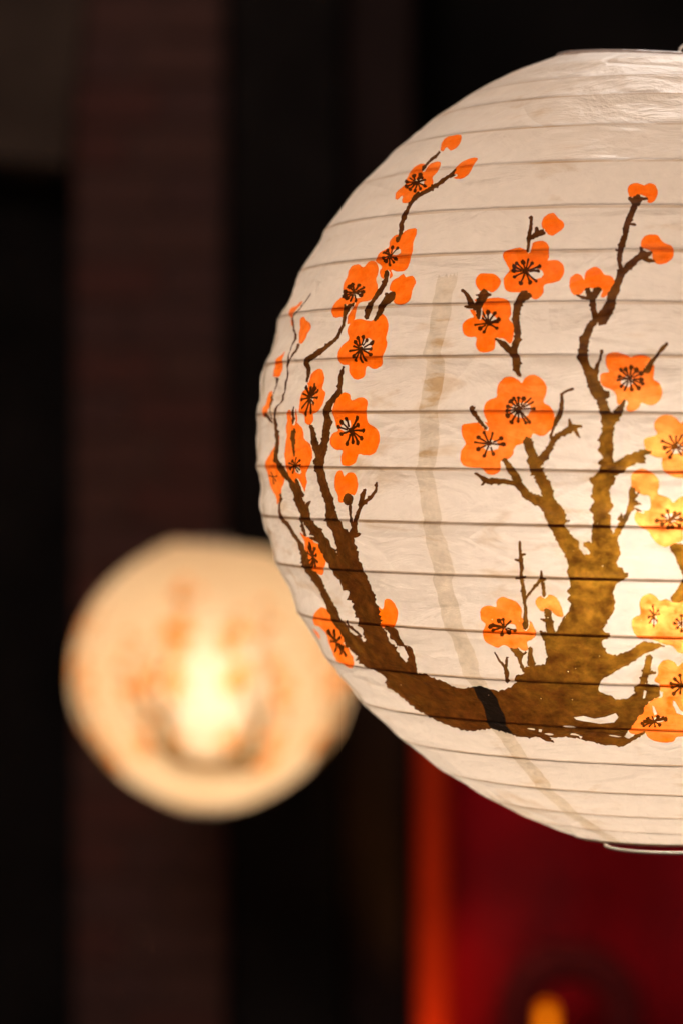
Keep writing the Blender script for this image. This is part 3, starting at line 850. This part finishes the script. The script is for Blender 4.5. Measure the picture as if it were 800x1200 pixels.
PAPER, BRN, ORG, DRK = 0, 1, 2, 3
polys = []                                        # (kind, photo outline), later ones on top
for c, p in ORANGE:
    q = catmull(conv(c, p), True, 2.4)
    polys.append((ORG, q + prng.uniform(-0.22, 0.22, q.shape)))
for c, x, y, rx, ry, tilt, cnt, patch in STAMEN:
    ox, oy, s = CROP[c]
    cx_, cy_, rx, ry = ox + x / s, oy + y / s, rx / s, ry / s
    ct, st_ = math.cos(math.radians(tilt)), math.sin(math.radians(tilt))
    tf = lambda a, r: np.array([cx_ + r * (math.cos(a) * rx * ct - math.sin(a) * ry * st_), cy_ + r * (math.cos(a) * rx * st_ + math.sin(a) * ry * ct)])
    if patch:
        dx, dy, sz = patch
        b_ = blob(0, 0, 1, 9)
        polys.append((PAPER, np.c_[cx_ + dx * rx + b_[:, 0] * sz * rx * 1.1, cy_ + dy * ry + b_[:, 1] * sz * ry * 1.0]))
    mn = min(rx, ry)
    b_ = blob(0, 0, 1, 8)
    polys.append((DRK, np.c_[cx_ + b_[:, 0] * rx * 0.2, cy_ + b_[:, 1] * ry * 0.2]))
    wl = max(1.15, min(2.9, 0.108 * (rx + ry)))
    for k in range(cnt):
        a = 2 * math.pi * (k + prng.uniform(-0.25, 0.25)) / cnt
        if prng.uniform() < 0.08: continue
        r1, r2 = prng.uniform(0.05, 0.3), prng.uniform(0.68, 1.0)
        p, q = tf(a, r1), tf(a, r2)
        polys.append((DRK, stroke_poly([(*p, wl * 0.8), (*((p + q) / 2 + prng.uniform(-0.3, 0.3, 2)), wl * 0.75), (*q, wl)], 2.5, 0.35)))
        if prng.uniform() < 0.9:
            b_ = blob(0, 0, 1, 6) * wl * prng.uniform(0.8, 1.2)
            f = max(0.45, rx / max(rx, ry))
            polys.append((DRK, np.c_[q[0] + b_[:, 0] * f, q[1] + b_[:, 1]]))
halo = []
for c, p in STROKE:
    ox, oy, s = CROP[c]
    P = [(ox + a / s, oy + b / s, w_ / s) for a, b, w_ in p]
    halo.append(P)
for P in halo:                                    # the block for the blossoms leaves a thin unprinted margin beside twigs
    if max(p[2] for p in P) < 9 and prng.uniform() < 0.8:
        d = prng.uniform(0.5, 1.1)
        polys.append((PAPER, stroke_poly([(p[0] + d, p[1] + 0.4, p[2] + 1.2) for p in P], 3.0, 0.4)))
for P in halo:
    polys.append((BRN, stroke_poly(P)))
for c, p in BROWN:
    q = catmull(conv(c, p), True, 2.0)
    polys.append((BRN, q + prng.uniform(-0.6, 0.6, q.shape)))
for c, p in TRUNK:
    q = conv(c, p)
    out_ = []
    for i in range(len(q)):
        a, b = q[i], q[(i + 1) % len(q)]
        m = max(1, int(np.hypot(*(b - a)) / 2.4))
        for k in range(m):
            out_.append(a + (b - a) * k / m)
    q = np.array(out_)
    polys.append((BRN, q + prng.uniform(-1.15, 1.15, q.shape)))
for c, p in GAPS:
    polys.append((PAPER, conv(c, p)))
for _ in range(45):                               # pinholes in the dark ink
    x, y = prng.uniform(440, 770), prng.uniform(600, 872)
    polys.append((PAPER, blob(x, y, prng.uniform(0.3, 0.6), 5)))

for _ in range(7):                               # dry-brush slivers along the foot of the trunk
    x, y = prng.uniform(610, 735), prng.uniform(850, 872)
    w_, h_ = prng.uniform(3, 9), prng.uniform(0.6, 1.5)
    a_ = np.linspace(0, 2 * np.pi, 8, endpoint=False)
    polys.append((PAPER, np.c_[x + w_ * np.cos(a_) + prng.uniform(-0.8, 0.8, 8), y + h_ * np.sin(a_) + 0.12 * w_ * np.cos(a_) + prng.uniform(-0.3, 0.3, 8)]))

# onto the skin, four repeats round the lantern
skin_polys = []
lens = [len(p) for _, p in polys]
UV = unproject(np.vstack([p for _, p in polys]))
i0 = 0
for (kind, p), n in zip(polys, lens):
    q = UV[i0:i0 + n]
    i0 += n
    skin_polys.append((kind, np.c_[q[:, 0] * R0, q[:, 1]]))
EDGE0 = math.radians(-172.7) * R0                 # a glued edge of the paper at the back
PER = 2 * math.pi * R0
rep = []
for sh in (0, 90, 180, 270):
    for kind, q in skin_polys:
        s = q + [math.radians(sh) * R0, 0]
        if sh:
            s = s[::1] if len(s) < 12 else s[::2]
        m = s[:, 0].mean()
        s[:, 0] -= PER * math.floor((m - EDGE0) / PER)
        rep.append((kind, s))
SEAMS = [math.radians(-172.7 + 45 * k) * R0 for k in range(9)]
seam_w = 27.0
seam_polys = []
srng = np.random.RandomState(3)
for k in range(8):
    vs = np.linspace(VB + 1, VT - 1, 150)
    shrink = rad(z_of(vs)) / 487
    u = u_of_v(vs) - (SEAMS[k] / R0 - TH0) / (2 * np.pi)
    j = np.floor(u).astype(int)
    off = srng.uniform(-4, 4, 60)[j % 60] + (u - j - 0.5) * srng.uniform(-9, 9, 60)[j % 60]
    cu = SEAMS[k] + (off * shrink) / np.maximum(shrink, 0.3)
    half = seam_w / 2 * (0.9 + 0.1 * srng.uniform(-1, 1, 150)) / np.maximum(shrink, 0.28) ** 0.75
    half = np.minimum(half, 40)
    seam_polys.append(np.vstack([np.c_[cu - half, vs], np.c_[cu + half, vs][::-1]]))


# ------------------------------------------------------------------ mesh the skin so that its edges follow the print
def inside(poly, pts):
    """winding test"""
    x, y = pts[:, 0], pts[:, 1]
    wn = np.zeros(len(pts), int)
    P2 = np.roll(poly, -1, 0)
    for (x1, y1), (x2, y2) in zip(poly, P2):
        up_ = (y1 <= y) & (y2 > y)
        dn = (y1 > y) & (y2 <= y)
        if not (up_.any() or dn.any()): continue
        cr_ = (x2 - x1) * (y - y1) - (x - x1) * (y2 - y1)
        wn += (up_ & (cr_ > 0)).astype(int) - (dn & (cr_ < 0)).astype(int)
    return wn != 0


verts, edges = [], []


def add_chain(pts, closed):
    n0 = len(verts)
    pts = pts.copy()
    pts[:, 0] = np.clip(pts[:, 0], EDGE0 + 0.5, EDGE0 + PER - 0.5)
    pts[:, 1] = np.clip(pts[:, 1], VB + 0.5, VT - 0.5)
    verts.extend(map(tuple, pts))
    n = len(pts)
    for i in range(n if closed else n - 1):
        edges.append((n0 + i, n0 + (i + 1) % n))


for kind, q in rep: add_chain(q, True)
for q in seam_polys: add_chain(q, True)
nink = len(verts)
def wire_v(k, u):
    th = np.asarray(u) / R0
    return v_of_u(np.clip(k + (th - TH0) / (2 * np.pi), 0, len(ys) - 1))


def glue_w(v):
    return np.interp(v, [VB, -380, -200, 200, 400, VT], [0.9, 1.25, 1.9, 1.8, 1.3, 1.0])


gu = np.concatenate([np.arange(EDGE0 + 6, math.radians(-100) * R0, 11.0), np.arange(math.radians(-100) * R0, math.radians(60) * R0, 5.0), np.arange(math.radians(60) * R0, EDGE0 + PER - 4, 11.0)])
for k in range(1, 20):
    vl = wire_v(k, gu)
    okk = (vl > VB + 3) & (vl < VT - 3)
    for sg in (-1, 1):
        add_chain(np.c_[gu, vl + sg * glue_w(vl)][okk], False)
vline = np.linspace(VB, VT, 190)
for sx in SEAMS:
    n0 = len(verts)
    verts.extend((sx, v) for v in vline)
    edges.extend((n0 + i, n0 + i + 1) for i in range(len(vline) - 1))
hline = np.linspace(EDGE0, EDGE0 + PER, 420)[1:-1]
for v in (VB, VT):
    verts.extend((x, v) for x in hline)
# free grid points, kept clear of the print outlines
ink = np.array(verts)
CELL = 3.2
occ = set(map(tuple, np.floor(ink / CELL).astype(int)))
grng = np.random.RandomState(5)
front0, front1 = math.radians(-108) * R0, math.radians(75) * R0
for (xa, xb, sp) in ((EDGE0, front0, 9.5), (front0, front1, 5.6), (front1, EDGE0 + PER, 9.5)):
    xs = np.arange(xa + sp * 0.5, xb - sp * 0.3, sp)
    yv = np.arange(VB + sp * 0.6, VT - sp * 0.4, sp * 0.87)
    for r_, yy in enumerate(yv):
        px = xs + (r_ % 2) * sp * 0.5
        px = px[px < EDGE0 + PER - 2]
        j = grng.uniform(-0.7, 0.7, (len(px), 2))
        for x_, dx, dy in zip(px, j[:, 0], j[:, 1]):
            x2, y2 = x_ + dx, yy + dy
            if (int(math.floor(x2 / CELL)), int(math.floor(y2 / CELL))) in occ: continue
            verts.append((x2, y2))
import time as _t
_t0 = _t.time()
cv, ce, cf, _, _, _ = delaunay_2d_cdt([Vector(v) for v in verts], edges, [], 0, 0.02, False)
uvv = np.array([(v.x, v.y) for v in cv])
tri = np.array([f for f in cf if len(f) == 3])
cen = uvv[tri].mean(1)
ka = np.zeros(len(tri), int)
srt = np.argsort(cen[:, 0])
cs = cen[srt]
cx_sorted = cs[:, 0]
for kind, q in rep:
    a = np.searchsorted(cx_sorted, q[:, 0].min())
    b = np.searchsorted(cx_sorted, q[:, 0].max())
    sub = cs[a:b]
    ymask = np.nonzero((sub[:, 1] > q[:, 1].min()) & (sub[:, 1] < q[:, 1].max()))[0]
    if len(ymask) == 0: continue
    ins = inside(q, sub[ymask])
    ka[srt[a + ymask[ins]]] = kind
sa = np.zeros(len(tri), bool)
for k, q in enumerate(seam_polys):
    cand = np.nonzero((cen[:, 0] > q[:, 0].min()) & (cen[:, 0] < q[:, 0].max()) & (cen[:, 1] < 175))[0]  # seam tone dropped higher up, as outside light would hide it
    uc = np.floor((u_of_v(cen[cand, 1]) - (cen[cand, 0] / R0 - TH0) / (2 * np.pi)) * 2).astype(int)
    cand = cand[(srng.uniform(0, 1, 80)[uc % 80] < 2) | (cen[cand, 1] < -180)]
    if len(cand): sa[cand[inside(q, cen[cand])]] = True
slot = ka + 4 * sa
uc = u_of_v(cen[:, 1]) - (cen[:, 0] / R0 - TH0) / (2 * np.pi)
kk = np.clip(np.round(uc), 1, 19)
vl = wire_v(kk, cen[:, 0])
glue_a = (np.abs(cen[:, 1] - vl) < glue_w(vl)) & (vl > VB + 3) & (vl < VT - 3)
print('skin', len(uvv), len(tri), np.bincount(slot), round(_t.time() - _t0, 1), 's')

th_all, v_all = uvv[:, 0] / R0, uvv[:, 1]
pos = skin(th_all, v_all) * S
e_ = 1.2
du = (skin(th_all + e_ / R0, v_all) - skin(th_all - e_ / R0, v_all))
dv = (skin(th_all, np.minimum(v_all + e_, VT)) - skin(th_all, np.maximum(v_all - e_, VB)))
nrm = np.cross(du, dv)
nrm /= np.linalg.norm(nrm, axis=1)[:, None] + 1e-12

lantern = empty('paper_lantern', CEN)
gore_id = np.clip(((cen[:, 0] - EDGE0) / (math.radians(45) * R0)).astype(int), 0, 7)
SKIN_MATS = [M_paper, M_brown, M_orange, M_dark, M_seam, M_brown2, M_orange2, M_brown2]
for gidx in range(8):
    t_ = tri[gore_id == gidx]
    s_ = slot[gore_id == gidx]
    ids, inv = np.unique(t_, return_inverse=True)
    tt = inv.reshape(t_.shape)
    me = bpy.data.meshes.new('paper_panel')
    me.from_pydata(pos[ids].tolist(), [], tt.tolist())
    for m in SKIN_MATS: me.materials.append(m)
    me.polygons.foreach_set('material_index', s_.astype(np.int32))
    me.polygons.foreach_set('use_smooth', [True] * len(tt))
    me.attributes.new('glue', 'FLOAT', 'FACE').data.foreach_set('value', glue_a[gore_id == gidx].astype(np.float32))
    me.update()
    me.normals_split_custom_set_from_vertices(nrm[ids].tolist())
    obj('paper_panel', me, lantern)

# the wire that winds down inside the paper
us = np.arange(0.6, 19.9, 1 / 110)
vv_ = v_of_u(us)
wire_r = 0.00045
th_c = TH0 + 2 * np.pi * (us - 1)
P3 = np.c_[rad(z_of(vv_)) * np.sin(th_c), -rad(z_of(vv_)) * np.cos(th_c), z_of(vv_)]
zt = P3[:, 2]
P3[:, 2] = zt + 16.0 * (np.cos(th_c + np.radians(135)) - 0.65) * np.clip((zt - 425) / 36, 0, 1)
P3[:, :2] *= ((np.linalg.norm(P3[:, :2], axis=1) - wire_r / S - 2.8) / np.linalg.norm(P3[:, :2], axis=1))[:, None]
V, Fc = tube(P3 * S, wire_r, 6)
obj('wire_spiral', mesh_from('wire_spiral', V, Fc, M_wire, True), lantern)

# folded paper rims
for nm, v_, rr_, zo in (('top_rim', VT, 0.0013, 0), ('bottom_rim', VB, 0.0011, 0)):
    ta = np.linspace(0, 2 * np.pi, 160, endpoint=False)
    ring = skin(ta, np.full(160, v_), False)
    ring[:, :2] *= 0.995
    V, Fc = tube(ring * S, rr_, 8, True)
    obj(nm, mesh_from(nm, V, Fc, M_edge, True), lantern)

# wire frame that keeps the lantern open: bottom ring, two uprights, hook loop at the top
V, Fc = [], []


def join(vf):
    n0 = len(V)
    V.extend(map(tuple, vf[0]))
    Fc.extend(tuple(i + n0 for i in f) for f in vf[1])


zr = -470.0
ta = np.linspace(0, 2 * np.pi, 80, endpoint=False)
join(tube(np.c_[76 * np.sin(ta), -76 * np.cos(ta), np.full(80, zr)] * S, 0.0007, 8, True))
for sg in (-1, 1):
    q = np.linspace(0, 1, 24)
    bow = 76 - 30 * np.sin(q * math.pi) ** 0.7
    join(tube(np.c_[sg * bow, np.full(24, 8.0), zr + q * (452 - zr)] * S, 0.0006, 6))
q = np.linspace(0, 1, 30)
join(tube(np.c_[-76 + 152 * q, np.full(30, 8.0), 452 + 3 * np.sin(q * math.pi)] * S, 0.0007, 6))
hook_x = 20.0
a = np.linspace(math.pi * 1.12, -math.pi * 0.12, 30)
join(tube(np.c_[hook_x + 17 * np.cos(a), np.full(30, -70.0), 450 + 9.5 * np.sin(a)] * S, 0.0008, 8))
obj('wire_frame', mesh_from('wire_frame', V, Fc, M_wire2, True), lantern)

# bulb, holder and cord
zb = -128 * S
V, Fc = lathe([(0.001, zb - 0.034), (0.012, zb - 0.032), (0.022, zb - 0.026), (0.029, zb - 0.015), (0.0305, zb), (0.028, zb + 0.013), (0.022, zb + 0.025), (0.016, zb + 0.036), (0.0135, zb + 0.046)], 24)
obj('light_bulb', mesh_from('light_bulb', V, Fc, M_bulb, True), lantern)
V, Fc = lathe([(0.0145, zb + 0.0465), (0.019, zb + 0.05), (0.019, zb + 0.095), (0.012, zb + 0.103), (0.004, zb + 0.108)], 24)
obj('bulb_holder', mesh_from('bulb_holder', V, Fc, M_socket, True), lantern)
q = np.linspace(0, 1, 40)
hx = np.interp(q, [0, 0.03, 0.07, 1], [0, 10, 38, 44])
V, Fc = tube(np.c_[hx * S, np.full(40, 0.0), (zb + 0.105) + q * 1.3], 0.0022, 8)
obj('hanging_cord', mesh_from('hanging_cord', V, Fc, M_cord, True), lantern)

GROUP = 'round paper lanterns with plum blossom print'
tag(lantern, 'large white paper lantern, sharp, with brown plum branches and orange blossoms', 'lantern', GROUP)
far = copy_tree(lantern)
far.location = at(248, 789, 4.20)
far.rotation_euler = (0, 0, math.radians(39))
M_bulb2 = emit_mat('lit_warm_bulb_glass', (1.0, 0.83, 0.62), 31.0)
for ch in far.children:
    if ch.name.startswith('light_bulb'):
        ch.data = ch.data.copy()
        ch.data.transform(Matrix.Translation((0, 0, zb + 0.026)) @ Matrix.Scale(1.5, 4) @ Matrix.Translation((0, 0, -zb)))
        ch.data.materials[0] = M_bulb2
tag(far, 'small blurred glowing paper lantern in front of the dark brick pier', 'lantern', GROUP)
# warmer copies of paper and inks: the far lantern's golden glow put into colour
F_paper = paper_mat('glow_tinted_rice_paper', (0.62, 0.47, 0.32), (0.86, 0.635, 0.40), (1.0, 0.96, 0.94), 0.040, 0.5, mottle=0.05, crease=0.6, gloss=0.01)
F_brown = paper_mat('glow_tinted_bark_ink', (0.10, 0.06, 0.03), (0.15, 0.075, 0.02), (0.9, 0.6, 0.25), 0.022, 0.58, gloss=0.005)
F_orange = paper_mat('glow_tinted_blossom_ink', (0.46, 0.10, 0.003), (0.90, 0.26, 0.004), (1.0, 0.55, 0.12), 0.035, 0.6, gloss=0.005)
F_seam = paper_mat('glow_tinted_double_paper', (0.60, 0.45, 0.30), (0.80, 0.58, 0.36), (1.0, 0.9, 0.75), 0.04, 0.5, gloss=0.01)
for ch in far.children:
    if ch.name.startswith('paper_panel'):
        for sl, m in zip(ch.material_slots, (F_paper, F_brown, F_orange, F_brown, F_seam, F_brown, F_orange, F_brown)):
            sl.link = 'OBJECT'
            sl.material = m
